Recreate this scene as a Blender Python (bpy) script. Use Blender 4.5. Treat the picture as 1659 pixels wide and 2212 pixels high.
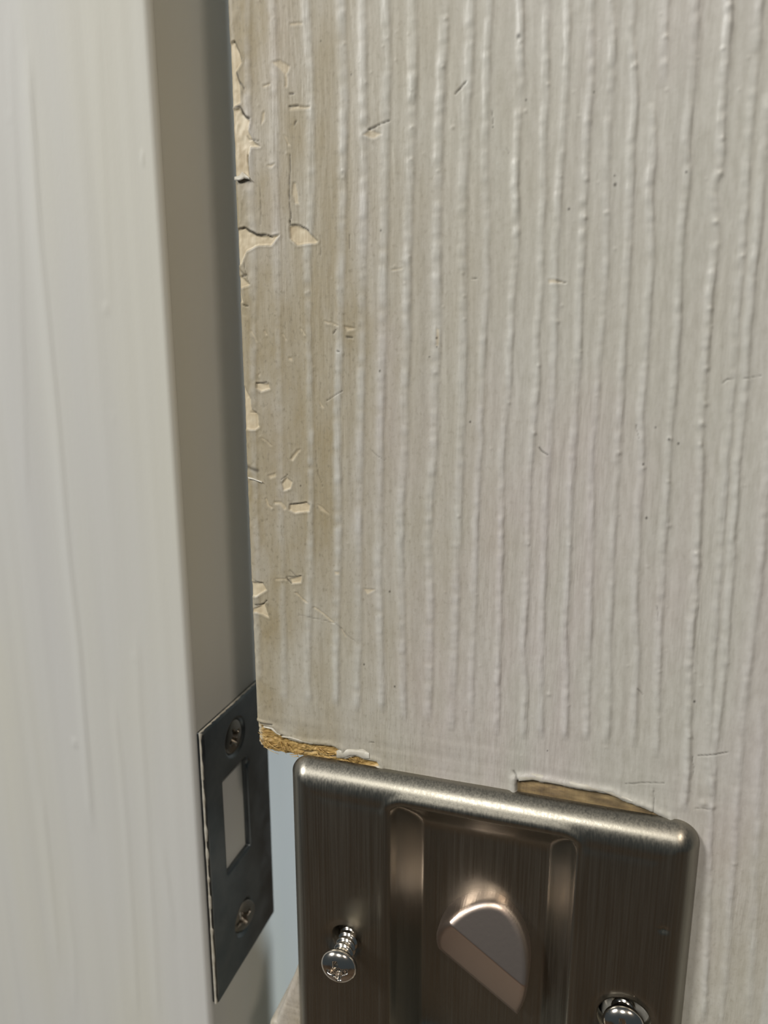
import bpy, math, random
import numpy as np
from mathutils import Matrix, Vector

# ---------------------------------------------------------------- camera
for o in list(bpy.data.objects):
    bpy.data.objects.remove(o)
S = bpy.context.scene
C = S.collection
MM = 0.001
W_, H_, F_ = 1659.0, 2212.0, 1530.0
_down = np.array([6.0, 7294.0, F_]); _down /= np.linalg.norm(_down)
_yin = np.array([486.0, -F_ * F_ / 7294.0, F_]); _yin -= _down * (_yin @ _down); _yin /= np.linalg.norm(_yin)
_xr = np.cross(_down, _yin)
B = np.stack([_xr, _yin, -_down])          # rows: world X (along the door), Y (into the door), Z (up) in camera coordinates
D = 87.24                                  # camera to door face, mm
cam_d = bpy.data.cameras.new('camera')
cam = bpy.data.objects.new('camera', cam_d)
C.objects.link(cam)
S.camera = cam
cam_d.sensor_fit = 'VERTICAL'
cam_d.sensor_height = 36.0
cam_d.sensor_width = 27.0
cam_d.lens = 36.0 * F_ / H_
cam_d.clip_start = 0.002
cam_d.clip_end = 20
cam_d.dof.use_dof = True
cam_d.dof.focus_distance = 0.100
cam_d.dof.aperture_fstop = 24.0
r3 = Matrix([[B[i][0], -B[i][1], -B[i][2]] for i in range(3)])
cam.matrix_world = Matrix.Translation((0, -D * MM, 0)) @ r3.to_4x4()

def onY(x, y, Y=0.0):
    r = B @ np.array([x - W_ / 2, y - H_ / 2, F_])
    return r * ((D + Y) / r[1]) + np.array([0, -D, 0])

def onX(x, y, X):
    r = B @ np.array([x - W_ / 2, y - H_ / 2, F_])
    return r * (X / r[0]) + np.array([0, -D, 0])

# ---------------------------------------------------------------- world and lights
S.view_settings.view_transform = 'Standard'
S.view_settings.look = 'None'
S.view_settings.gamma = 1.0
S.view_settings.use_curve_mapping = False
S.view_settings.exposure = -0.36
wd = bpy.data.worlds.new('world'); S.world = wd
wd.use_nodes = True
wd.node_tree.nodes['Background'].inputs[0].default_value = (0.70, 0.88, 1.0, 1)
wd.node_tree.nodes['Background'].inputs[1].default_value = 0.085

def area(name, loc, target, size, power, col):
    l = bpy.data.lights.new(name, 'AREA')
    l.shape = 'DISK'; l.size = size; l.energy = power; l.color = col
    o = bpy.data.objects.new(name, l); C.objects.link(o)
    o.location = loc
    o.rotation_euler = (Vector(target) - Vector(loc)).to_track_quat('-Z', 'Y').to_euler()
    return o
MID = (-0.02, 0, -0.03)
area('wall_lamp_light', (-0.95, -0.72, 0.62), MID, 0.26, 15.5, (1.0, 0.975, 0.92))
area('ceiling_lamp_light', (-0.14, -0.98, 0.85), MID, 0.22, 7.0, (1.0, 0.965, 0.89))
area('hall_lamp_light', (0.70, -0.95, 1.05), MID, 0.12, 9.0, (1.0, 0.87, 0.72))
area('far_room_window_light', (0.95, 0.56, 0.85), (-0.06, 0.03, -0.10), 0.35, 25, (0.85, 0.95, 1.0))

# ---------------------------------------------------------------- materials
def mat(name, rough=0.5, col=(0.8, 0.8, 0.8), metal=0.0):
    m = bpy.data.materials.new(name); m.use_nodes = True
    nt = m.node_tree; b = nt.nodes['Principled BSDF']
    b.inputs['Base Color'].default_value = (*col, 1)
    b.inputs['Roughness'].default_value = rough
    b.inputs['Metallic'].default_value = metal
    return m, nt, b

def N(nt, t, **k):
    n = nt.nodes.new(t)
    for a, v in k.items():
        setattr(n, a, v)
    return n

def noise(nt, scale, detail=4, sc=(1, 1, 1), rough=0.55, rot=(0, 0, 0)):
    tc = N(nt, 'ShaderNodeTexCoord'); mp = N(nt, 'ShaderNodeMapping')
    mp.inputs['Scale'].default_value = sc
    mp.inputs['Rotation'].default_value = rot
    nt.links.new(tc.outputs['Object'], mp.inputs[0])
    n = N(nt, 'ShaderNodeTexNoise')
    n.inputs['Scale'].default_value = scale; n.inputs['Detail'].default_value = detail
    n.inputs['Roughness'].default_value = rough
    nt.links.new(mp.outputs[0], n.inputs['Vector'])
    return n.outputs['Fac']

def ramp(nt, fac, stops):
    r = N(nt, 'ShaderNodeValToRGB')
    e = r.color_ramp.elements
    while len(e) < len(stops):
        e.new(0.5)
    for i, (p, c) in enumerate(stops):
        e[i].position = p
        e[i].color = (*c, 1) if len(c) == 3 else c
    nt.links.new(fac, r.inputs[0])
    return r.outputs[0]

def mix(nt, fac, a, b, mode='MIX'):
    m = N(nt, 'ShaderNodeMix', data_type='RGBA', blend_type=mode)
    for sock, v in ((m.inputs['Factor'], fac), (m.inputs['A'], a), (m.inputs['B'], b)):
        if hasattr(v, 'links'):
            nt.links.new(v, sock)
        else:
            sock.default_value = v if isinstance(v, float) else (*v, 1)
    return m.outputs['Result']

def math_(nt, op, a, b=0.0, clamp=False):
    m = N(nt, 'ShaderNodeMath', operation=op); m.use_clamp = clamp
    for s, v in ((m.inputs[0], a), (m.inputs[1], b)):
        if hasattr(v, 'links'):
            nt.links.new(v, s)
        else:
            s.default_value = v
    return m.outputs[0]

def bump(nt, h, b, strength=0.3, dist=0.0002, prev=None):
    n = N(nt, 'ShaderNodeBump')
    n.inputs['Strength'].default_value = strength
    n.inputs['Distance'].default_value = dist
    nt.links.new(h, n.inputs['Height'])
    if prev is not None:
        nt.links.new(prev, n.inputs['Normal'])
    nt.links.new(n.outputs[0], b.inputs['Normal'])
    return n.outputs[0]

# painted door: wear attribute R = chipped cream undercoat, G = bare wood, B = dark crack, painted chip-edge shadow or speck, A = hand grime
M_door, nt, b = mat('door_paint', 0.42)
at = N(nt, 'ShaderNodeAttribute', attribute_name='wear')
sp = N(nt, 'ShaderNodeSeparateColor')
nt.links.new(at.outputs['Color'], sp.inputs[0])
big = noise(nt, 45, 3, (1, 1, 0.35))
paint = ramp(nt, big, [(0.30, (0.525, 0.525, 0.48)), (0.5, (0.535, 0.53, 0.50)), (0.62, (0.55, 0.525, 0.515)), (0.75, (0.525, 0.535, 0.50))])
fine = noise(nt, 1500, 3, (1, 1, 0.25))
paint = mix(nt, 0.5, paint, ramp(nt, fine, [(0.35, (0.42, 0.42, 0.42)), (0.6, (0.55, 0.55, 0.55))]), 'OVERLAY')
gn = noise(nt, 160, 6, (1, 1, 0.4), 0.65)
gfac = math_(nt, 'MULTIPLY', at.outputs['Alpha'], math_(nt, 'ADD', math_(nt, 'MULTIPLY', gn, 1.3), 0.2), True)
paint = mix(nt, gfac, paint, (0.31, 0.255, 0.150))
sn = noise(nt, 2300, 2, (1, 1, 0.6))
smud = math_(nt, 'MULTIPLY', at.outputs['Alpha'], ramp(nt, sn, [(0.55, (0, 0, 0)), (0.75, (0.6, 0.6, 0.6))]), True)
paint = mix(nt, smud, paint, (0.19, 0.165, 0.115))
cn = noise(nt, 420, 4)
cream = ramp(nt, cn, [(0.3, (0.50, 0.405, 0.26)), (0.55, (0.64, 0.55, 0.39)), (0.75, (0.68, 0.61, 0.46))])
colr = mix(nt, sp.outputs[0], paint, cream)
wn = noise(nt, 900, 5, (0.35, 1, 1.4), 0.7)
wood = ramp(nt, wn, [(0.28, (0.17, 0.095, 0.03)), (0.46, (0.40, 0.26, 0.09)), (0.62, (0.55, 0.38, 0.15)), (0.75, (0.72, 0.56, 0.31))])
colr = mix(nt, sp.outputs[1], colr, wood)
colr = mix(nt, sp.outputs[2], colr, (0.035, 0.028, 0.02))
nt.links.new(colr, b.inputs['Base Color'])
rn = mix(nt, gfac, (0.40, 0.40, 0.40), (0.62, 0.62, 0.62))
nt.links.new(rn, b.inputs['Roughness'])
h1 = noise(nt, 1100, 4, (1, 1, 0.10), 0.6, (0, math.radians(4), 0))
h2 = noise(nt, 1700, 3, (1, 1, 0.7))
h3 = noise(nt, 1500, 3, (1, 1, 0.09), 0.6, (0, math.radians(-11), 0))
msk = ramp(nt, noise(nt, 70, 2, (1, 1, 0.4)), [(0.45, (0, 0, 0)), (0.62, (1, 1, 1))])
h3 = math_(nt, 'MULTIPLY', h3, msk)
n1 = bump(nt, h1, b, 0.26, 0.00022)
n1 = bump(nt, h3, b, 0.50, 0.00024, n1)
bump(nt, h2, b, 0.13, 0.00018, n1)

# jamb paint: cool glossy off-white
M_jamb, nt, b = mat('jamb_paint', 0.62)
b.inputs['Specular IOR Level'].default_value = 0.3
jn = noise(nt, 38, 3, (1, 1, 0.16))
jc = ramp(nt, jn, [(0.32, (0.54, 0.545, 0.545)), (0.5, (0.55, 0.555, 0.54)), (0.66, (0.56, 0.56, 0.515))])
nt.links.new(jc, b.inputs['Base Color'])
h1 = noise(nt, 420, 4, (1, 1, 0.04), 0.6)
h2 = noise(nt, 1400, 3, (1, 1, 0.5))
n1 = bump(nt, h1, b, 0.13, 0.00022)
bump(nt, h2, b, 0.06, 0.0002, n1)

M_mort, nt, b = mat('mortise_paint', 0.7)
jn = noise(nt, 500, 5)
nt.links.new(ramp(nt, jn, [(0.3, (0.29, 0.225, 0.21)), (0.6, (0.41, 0.335, 0.315))]), b.inputs['Base Color'])
bump(nt, jn, b, 0.4, 0.0004)

# satin nickel
M_nick, nt, b = mat('satin_nickel', 0.33, (0.42, 0.385, 0.345), 1.0)
bn = noise(nt, 4200, 3, (1, 1, 0.015))
nt.links.new(ramp(nt, bn, [(0.3, (0.30, 0.30, 0.30)), (0.7, (0.42, 0.42, 0.42))]), b.inputs['Roughness'])
cn = noise(nt, 90, 4, (1, 1, 0.5))
nt.links.new(ramp(nt, cn, [(0.3, (0.29, 0.275, 0.235)), (0.7, (0.345, 0.325, 0.28))]), b.inputs['Base Color'])
n1 = bump(nt, bn, b, 0.05, 0.0001)
bump(nt, noise(nt, 3200, 2), b, 0.05, 0.0001, n1)
M_knob, nt, b = mat('cast_nickel', 0.36, (0.68, 0.56, 0.49), 1.0)
bn = noise(nt, 1500, 3); bump(nt, bn, b, 0.06, 0.0002)
M_screw, nt, b = mat('bright_screw_steel', 0.17, (0.66, 0.61, 0.55), 1.0)
bn = noise(nt, 900, 3); bump(nt, bn, b, 0.10, 0.0002)
M_strike, nt, b = mat('blued_steel', 0.36, (0.25, 0.27, 0.285), 1.0)
sn = noise(nt, 170, 5)
nt.links.new(ramp(nt, sn, [(0.3, (0.13, 0.15, 0.165)), (0.7, (0.23, 0.245, 0.25))]), b.inputs['Base Color'])
nt.links.new(ramp(nt, sn, [(0.3, (0.30, 0.30, 0.30)), (0.7, (0.45, 0.45, 0.45))]), b.inputs['Roughness'])
M_dscrew, nt, b = mat('dull_brown_screw_steel', 0.30, (0.26, 0.235, 0.205), 1.0)
bn = noise(nt, 1200, 4); bump(nt, bn, b, 0.2, 0.0002)
M_case, nt, b = mat('lock_case_steel', 0.5, (0.10, 0.10, 0.10), 1.0)
bn = noise(nt, 700, 3); bump(nt, bn, b, 0.1, 0.0002)
M_flake, nt, b = mat('flaked_paint', 0.45)
fn = noise(nt, 600, 4)
nt.links.new(ramp(nt, fn, [(0.35, (0.46, 0.43, 0.36)), (0.65, (0.60, 0.58, 0.52))]), b.inputs['Base Color'])
bump(nt, fn, b, 0.3, 0.0003)
M_fibre, nt, b = mat('wood_fibre', 0.55)
fn = noise(nt, 800, 3)
nt.links.new(ramp(nt, fn, [(0.3, (0.36, 0.21, 0.06)), (0.5, (0.58, 0.38, 0.13)), (0.7, (0.78, 0.60, 0.30))]), b.inputs['Base Color'])
M_floor, nt, b = mat('floor_boards', 0.45)
fn = noise(nt, 6, 5, (0.15, 1, 1))
nt.links.new(ramp(nt, fn, [(0.3, (0.10, 0.065, 0.04)), (0.7, (0.20, 0.135, 0.085))]), b.inputs['Base Color'])

# ---------------------------------------------------------------- mesh helpers
def link(name, me, m, parent=None, smooth=True):
    if smooth:
        me.polygons.foreach_set('use_smooth', np.ones(len(me.polygons), dtype=bool))
    o = bpy.data.objects.new(name, me); C.objects.link(o)
    if m is not None:
        me.materials.append(m)
    if parent is not None:
        o.parent = parent
    return o

def np_mesh(name, V, Q):
    """V in mm (n,3); Q quads or triangles (m,k)"""
    Q = np.asarray(Q, dtype=np.int32); V = np.asarray(V, dtype=np.float64)
    me = bpy.data.meshes.new(name)
    k = Q.shape[1]
    me.vertices.add(len(V)); me.vertices.foreach_set('co', (V * MM).astype(np.float32).ravel())
    me.loops.add(Q.size); me.loops.foreach_set('vertex_index', Q.ravel())
    me.polygons.add(len(Q))
    me.polygons.foreach_set('loop_start', np.arange(0, Q.size, k, dtype=np.int32))
    me.update(calc_edges=True); me.validate()
    return me

def tag(o, label, cat, group=None, kind=None):
    o['label'] = label; o['category'] = cat
    if group: o['group'] = group
    if kind: o['kind'] = kind
    return o

def vnoise(x, z, sx, sz, seed):
    """smooth value noise, cell size sx by sz"""
    u = x / sx; v = z / sz
    i = np.floor(u).astype(np.int64); j = np.floor(v).astype(np.int64)
    fu = u - i; fv = v - j
    fu = fu * fu * (3 - 2 * fu); fv = fv * fv * (3 - 2 * fv)
    def hsh(a, c):
        n = (a * 374761393 + c * 668265263 + seed * 974634777) & 0xffffffff
        n = ((n ^ (n >> 13)) * 1274126177) & 0xffffffff
        n = n ^ (n >> 16)
        return (n & 0xffff) / 65535.0
    return ((hsh(i, j) * (1 - fu) + hsh(i + 1, j) * fu) * (1 - fv) + (hsh(i, j + 1) * (1 - fu) + hsh(i + 1, j + 1) * fu) * fv) * 2 - 1

def rrect(x, z, x0, x1, z0, z1, r):
    cx, cz = (x0 + x1) / 2, (z0 + z1) / 2
    dx = np.abs(x - cx) - (x1 - x0) / 2 + r
    dz = np.abs(z - cz) - (z1 - z0) / 2 + r
    return np.hypot(np.maximum(dx, 0), np.maximum(dz, 0)) + np.minimum(np.maximum(dx, dz), 0) - r

def sheet(name, us, vs, sdf, height, back, frame, snap=True, wall_rows=1):
    """A relief sheet: grid us by vs, kept where sdf < 0, edges snapped to the outline and
    turned back to depth `back`. frame(u, v, h) -> xyz. Returns mesh and the (u, v) of each vertex."""
    U, V = np.meshgrid(us, vs)
    nu, nv = len(us), len(vs)
    idx = np.arange(nu * nv).reshape(nv, nu)
    cu = (U[:-1, :-1] + U[1:, 1:]) / 2; cv = (V[:-1, :-1] + V[1:, 1:]) / 2
    keep = sdf(cu, cv) < 0
    Q = np.stack([idx[:-1, :-1], idx[:-1, 1:], idx[1:, 1:], idx[1:, :-1]], -1)[keep]
    # boundary edges
    E = np.concatenate([Q[:, [0, 1]], Q[:, [1, 2]], Q[:, [2, 3]], Q[:, [3, 0]]])
    key = np.minimum(E[:, 0], E[:, 1]).astype(np.int64) * (nu * nv) + np.maximum(E[:, 0], E[:, 1])
    uq, first, cnt = np.unique(key, return_index=True, return_counts=True)
    BE = E[first[cnt == 1]]
    u = U.ravel().copy(); v = V.ravel().copy()
    bv = np.unique(BE)
    if snap:
        e = 0.02
        for _ in range(4):
            s = sdf(u[bv], v[bv])
            gx = (sdf(u[bv] + e, v[bv]) - sdf(u[bv] - e, v[bv])) / (2 * e)
            gz = (sdf(u[bv], v[bv] + e) - sdf(u[bv], v[bv] - e)) / (2 * e)
            g2 = np.maximum(gx * gx + gz * gz, 0.3)
            u[bv] -= np.clip(s * gx / g2, -.3, .3); v[bv] -= np.clip(s * gz / g2, -.3, .3)
    used = np.unique(Q)
    remap = -np.ones(nu * nv, dtype=np.int64); remap[used] = np.arange(len(used))
    u = u[used]; v = v[used]
    h = height(u, v)
    P = frame(u, v, h)
    Q = remap[Q]; BE = remap[BE]
    bvs = np.unique(BE)
    bm = -np.ones(len(used), dtype=np.int64); bm[bvs] = np.arange(len(bvs)) + len(used)
    PB = frame(u[bvs], v[bvs], np.full(len(bvs), back))
    WQ = np.stack([BE[:, 1], BE[:, 0], bm[BE[:, 0]], bm[BE[:, 1]]], -1)
    me = np_mesh(name, np.concatenate([P, PB]), np.concatenate([Q, WQ]))
    return me, np.concatenate([u, u[bvs]]), np.concatenate([v, v[bvs]]), len(used)

def axis(lo, f0, f1, hi, fine, ncoarse=8, grow=1.0):
    a = list(np.arange(f0, f1 + fine * .5, fine))
    if lo < f0:
        a = list(f0 - (f0 - lo) * (np.linspace(1, 0, ncoarse, endpoint=False) ** 2)) + a
    if hi > a[-1]:
        a = a + list(a[-1] + (hi - a[-1]) * (np.linspace(0, 1, ncoarse + 1)[1:] ** 2))
    return np.array(a)

def lathe_field(name, fn, nr, na, R):
    """round-headed relief: fn(u, v) height over a disc of radius R, as a polar grid (local z out)"""
    rs = np.linspace(0, 1, nr) * R
    th = np.arange(na) * 2 * math.pi / na
    V = [(0, 0, float(fn(np.array(0.0), np.array(0.0))))]
    for r in rs[1:]:
        uu, vv = r * np.cos(th), r * np.sin(th)
        hh = fn(uu, vv)
        V += list(zip(uu, vv, hh))
    Q = [(0, 1 + k, 1 + (k + 1) % na) for k in range(na)]
    T = []
    for i in range(nr - 2):
        a, c = 1 + i * na, 1 + (i + 1) * na
        for k in range(na):
            k2 = (k + 1) % na
            T.append((a + k, c + k, c + k2)); T.append((a + k, c + k2, a + k2))
    return V, Q + T

# ---------------------------------------------------------------- door slab
XE = -47.3                     # free edge of the door
NT, NB, NX = -57.4, -106.0, -38.5    # notch top, bottom and inner end
PX = lambda pts, Y=0.0: np.array([onY(x, y, Y)[[0, 2]] for x, y in pts])

ridges = [
 ([(535,0),(537,200),(546,450),(549,600),(548,900),(556,1180),(558,1480)], .05),
 ([(590,0),(597,300),(600,600),(606,900),(612,1300),(616,1520)], .05),
 ([(661,0),(672,150),(676,400),(666,560),(670,800),(673,1000),(672,1250),(664,1400),(667,1530)], .08),
 ([(740,0),(746,200),(742,450),(736,700),(730,900),(733,1150),(729,1300),(726,1530)], .10),
 ([(785,0),(787,250),(788,450),(784,700),(781,900),(776,1150),(776,1330),(771,1540)], .10),
 ([(835,0),(838,163),(835,298),(830,597),(827,763),(824,898),(822,1061),(819,1197),(823,1400),(827,1540)], .11),
 ([(892,0),(895,136),(891,271),(887,407),(881,597),(881,720),(876,844),(875,980),(868,1061),(866,1197),(871,1400),(873,1560)], .12),
 ([(963,0),(963,54),(956,163),(949,298),(946,461),(945,597),(946,681),(941,817),(938,953),(934,1034),(928,1115),(927,1197),(932,1300),(926,1560)], .13),
 ([(1021,0),(1017,108),(1009,244),(1005,353),(1001,488),(1001,597),(1003,722),(1002,817),(997,953),(994,1061),(987,1197),(984,1350),(976,1580)], .11),
 ([(1059,0),(1054,108),(1052,244),(1049,353),(1052,461),(1054,597),(1044,763),(1039,871),(1039,953),(1033,1048),(1028,1197),(1024,1350),(1018,1590)], .10),
 ([(1125,0),(1128,80),(1125,190),(1120,271),(1116,407),(1117,542),(1112,600),(1106,695),(1101,817),(1096,871),(1087,953),(1085,1061),(1085,1170),(1080,1330),(1074,1590)], .13),
 ([(1184,0),(1182,136),(1178,271),(1177,407),(1168,515),(1172,610),(1161,722),(1161,844),(1153,939),(1144,1034),(1142,1170),(1140,1285),(1130,1386),(1137,1487),(1132,1598)], .12),
 ([(1227,0),(1224,163),(1219,271),(1210,407),(1201,542),(1201,627),(1199,763),(1192,898),(1185,1007),(1178,1115),(1176,1250),(1171,1386),(1169,1521),(1172,1598)], .11),
 ([(1280,0),(1279,166),(1269,277),(1266,387),(1261,498),(1255,600),(1253,738),(1247,849),(1242,932),(1236,1015),(1231,1153),(1228,1251),(1221,1352),(1225,1453),(1223,1601)], .12),
 ([(1322,0),(1326,55),(1322,194),(1316,277),(1311,415),(1311,553),(1305,669),(1294,794),(1286,904),(1279,1015),(1277,1150),(1275,1318),(1272,1453),(1267,1601)], .12),
 ([(1369,0),(1366,83),(1371,138),(1374,221),(1366,304),(1366,415),(1358,553),(1352,669),(1349,738),(1344,849),(1337,960),(1330,1070),(1324,1181),(1319,1318),(1316,1420),(1316,1521),(1312,1608)], .13),
 ([(1441,0),(1437,69),(1435,190)], .12),
 ([(1410,221),(1413,332),(1405,415),(1410,553),(1402,669),(1394,794),(1385,904),(1389,964),(1383,1070),(1377,1181),(1373,1285),(1378,1420),(1371,1521),(1370,1615)], .12),
 ([(1506,0),(1502,111),(1496,194),(1485,304),(1488,360),(1477,470),(1471,581),(1466,711),(1455,849),(1446,960),(1443,1043),(1435,1181),(1430,1285),(1425,1386),(1422,1487),(1418,1639)], .14),
 ([(1576,0),(1572,83),(1562,221),(1560,332),(1543,415),(1549,526),(1538,605),(1532,683),(1524,794),(1515,904),(1515,1015),(1507,1181),(1503,1285),(1493,1386),(1489,1521),(1486,1655),(1481,1756)], .16),
 ([(1643,0),(1632,166),(1621,277),(1612,415),(1601,581),(1593,683),(1587,794),(1576,932),(1562,1098),(1559,1181),(1553,1260),(1541,1420),(1533,1554),(1529,1620),(1538,1720)], .11),
 ([(1660,200),(1656,277),(1645,415),(1637,526),(1626,600),(1618,711),(1612,821),(1601,932),(1593,1043),(1585,1160),(1577,1285),(1568,1420),(1555,1521),(1545,1622),(1536,1760),(1530,2000),(1520,2212)], .13),
 ([(1690,700),(1670,900),(1656,1070),(1648,1181),(1639,1268),(1616,1453),(1605,1554),(1599,1655),(1589,1800),(1575,2000),(1560,2212)], .14),
 ([(1650,1500),(1640,1700),(1632,1900),(1620,2212)], .09),
]
def seg_d(x, z, P):
    d = np.full(x.shape, 1e9)
    for a, c in zip(P[:-1], P[1:]):
        ab = c - a; L = max(ab @ ab, 1e-9)
        t = np.clip(((x - a[0]) * ab[0] + (z - a[1]) * ab[1]) / L, 0, 1)
        d = np.minimum(d, np.hypot(x - a[0] - t * ab[0], z - a[1] - t * ab[1]))
    return d

def inpoly(x, z, P):
    ins = np.zeros(x.shape, bool)
    j = len(P) - 1
    for i in range(len(P)):
        xi, zi = P[i]; xj, zj = P[j]
        if zi != zj:
            ins ^= ((zi > z) != (zj > z)) & (x < (xj - xi) * (z - zi) / (zj - zi) + xi)
        j = i
    return ins

def poly_sd(x, z, P):
    d = seg_d(x, z, np.concatenate([P, P[:1]]))
    return np.where(inpoly(x, z, P), -d, d)

f6 = lambda L: [(460 + x * .226, y * .226) for x, y in L]
f7 = lambda L: [(480 + x * .229, 450 + y * .229) for x, y in L]
f8 = lambda L: [(500 + x * .2712, 900 + y * .2712) for x, y in L]
f5 = lambda L: [(520 + x * .205, 1480 + y * .205) for x, y in L]
c4 = lambda L: [(800 + x * .2712, y * .2712) for x, y in L]
c5 = lambda L: [(1200 + x * .2767, y * .2767) for x, y in L]
c6 = lambda L: [(800 + x * .2712, 600 + y * .2712) for x, y in L]
c7 = lambda L: [(1200 + x * .2767, 600 + y * .2767) for x, y in L]
c8 = lambda L: [(1100 + x * .337, 1150 + y * .337) for x, y in L]
chips = [   # outline, depth mm
 (f6([(60,400),(150,400),(210,390),(250,500),(270,600),(215,690),(255,800),(260,980),(200,1020),(60,1000)]), .22),
 (f6([(60,1050),(190,1040),(250,1035),(310,1110),(350,1150),(335,1250),(380,1340),(450,1400),(360,1400),(340,1500),(350,1705),(280,1690),(200,1720),(60,1720)]), .26),
 (f6([(560,600),(640,575),(740,630),(715,690),(690,720),(640,650)]), .08),
 (f6([(685,700),(705,720),(710,830),(690,830)]), .10),
 (f6([(735,222),(850,222),(850,240),(740,240)]), .10),
 (f6([(480,810),(550,795),(550,812),(490,828)]), .08),
 (f6([(725,1030),(800,1010),(930,1020),(925,1040),(830,1035),(735,1050)]), .12),
 (f6([(470,1080),(495,1060),(490,1150),(460,1190)]), .08),
 (f6([(680,1290),(700,1300),(740,1390),(720,1385)]), .08),
 (f6([(770,1740),(795,1740),(820,1950),(790,1940),(760,1860)]), .08),
 (f6([(520,1580),(600,1565),(560,1600)]), .08),
 (f7([(40,205),(130,205),(210,185),(330,250),(460,270),(540,250),(460,350),(340,345),(230,400),(180,520),(40,560)]), .26),
 (f7([(635,168),(700,162),(770,188),(820,218),(905,310),(880,330),(720,345),(640,285)]), .20),
 (f7([(40,600),(200,650),(265,720),(170,750),(200,880),(150,880),(40,800)]), .20),
 (f7([(320,1650),(440,1655),(455,1700),(370,1725),(320,1695)]), .16),
 (f7([(60,1680),(210,1680),(270,1800),(275,1900),(330,1940),(350,2060),(310,2090),(60,2090)]), .22),
 (f7([(970,1060),(1100,1108),(1090,1118),(960,1070)]), .10),
 (f7([(1155,1105),(1260,1130),(1180,1155)]), .12),
 (f7([(270,1150),(285,1155),(330,1260),(315,1255)]), .08),
 (f7([(395,1150),(410,1150),(430,1185),(415,1190)]), .08),
 (f7([(560,1185),(575,1185),(610,1245),(595,1245)]), .08),
 (f7([(620,1410),(660,1405),(665,1440),(625,1430)]), .08),
 (f7([(340,1570),(365,1550),(350,1585)]), .08),
 (f7([(900,1795),(960,1880),(930,1875)]), .08),
 (f7([(735,1125),(750,1125),(790,1195),(770,1190)]), .08),
 (f8([(465,700),(600,685),(632,700),(625,750),(510,765),(462,742)]), .16),
 (f8([(400,530),(440,480),(485,520),(470,570),(415,590)]), .15),
 (f8([(465,340),(520,265),(550,262),(490,350)]), .11),
 (f8([(468,1290),(558,1270),(555,1320),(485,1328)]), .15),
 (f8([(0,1325),(170,1320),(250,1322),(280,1380),(200,1430),(0,1430)]), .20),
 (f8([(0,1545),(160,1540),(260,1490),(300,1600),(200,1560),(0,1570)]), .20),
 (f8([(1050,1370),(1150,1375),(1080,1415)]), .08),
 (f8([(500,1400),(520,1400),(610,1480),(590,1480)]), .10),
 (f8([(650,1518),(665,1515),(825,1640),(810,1645)]), .10),
 (f8([(868,1685),(880,1690),(915,1752),(905,1750)]), .10),
 (f8([(265,655),(280,650),(300,700),(335,722),(320,730),(285,705)]), .10),
 (f8([(290,468),(350,452),(352,478),(310,492)]), .10),
 (f8([(345,670),(400,680),(440,730),(415,745),(385,700),(345,690)]), .09),
 (f8([(680,700),(720,720),(780,780),(765,775),(700,745)]), .09),
 (f8([(240,168),(255,170),(325,230),(310,230)]), .08),
 (f8([(820,1230),(862,1230),(862,1255),(825,1255)]), .07),
 (f8([(350,1290),(440,1290),(440,1302),(355,1302)]), .07),
 (c6([(525,400),(550,410),(550,490),(540,550),(520,545),(525,470)]), .07),
 (c6([(1420,12),(1460,15),(1560,38),(1425,45)]), .06),
 (c4([(0,1030),(90,1070),(30,1100),(-60,1080)]), .08),
 (c4([(170,2148),(260,2135),(255,2142),(175,2156)]), .07),
]
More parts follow.
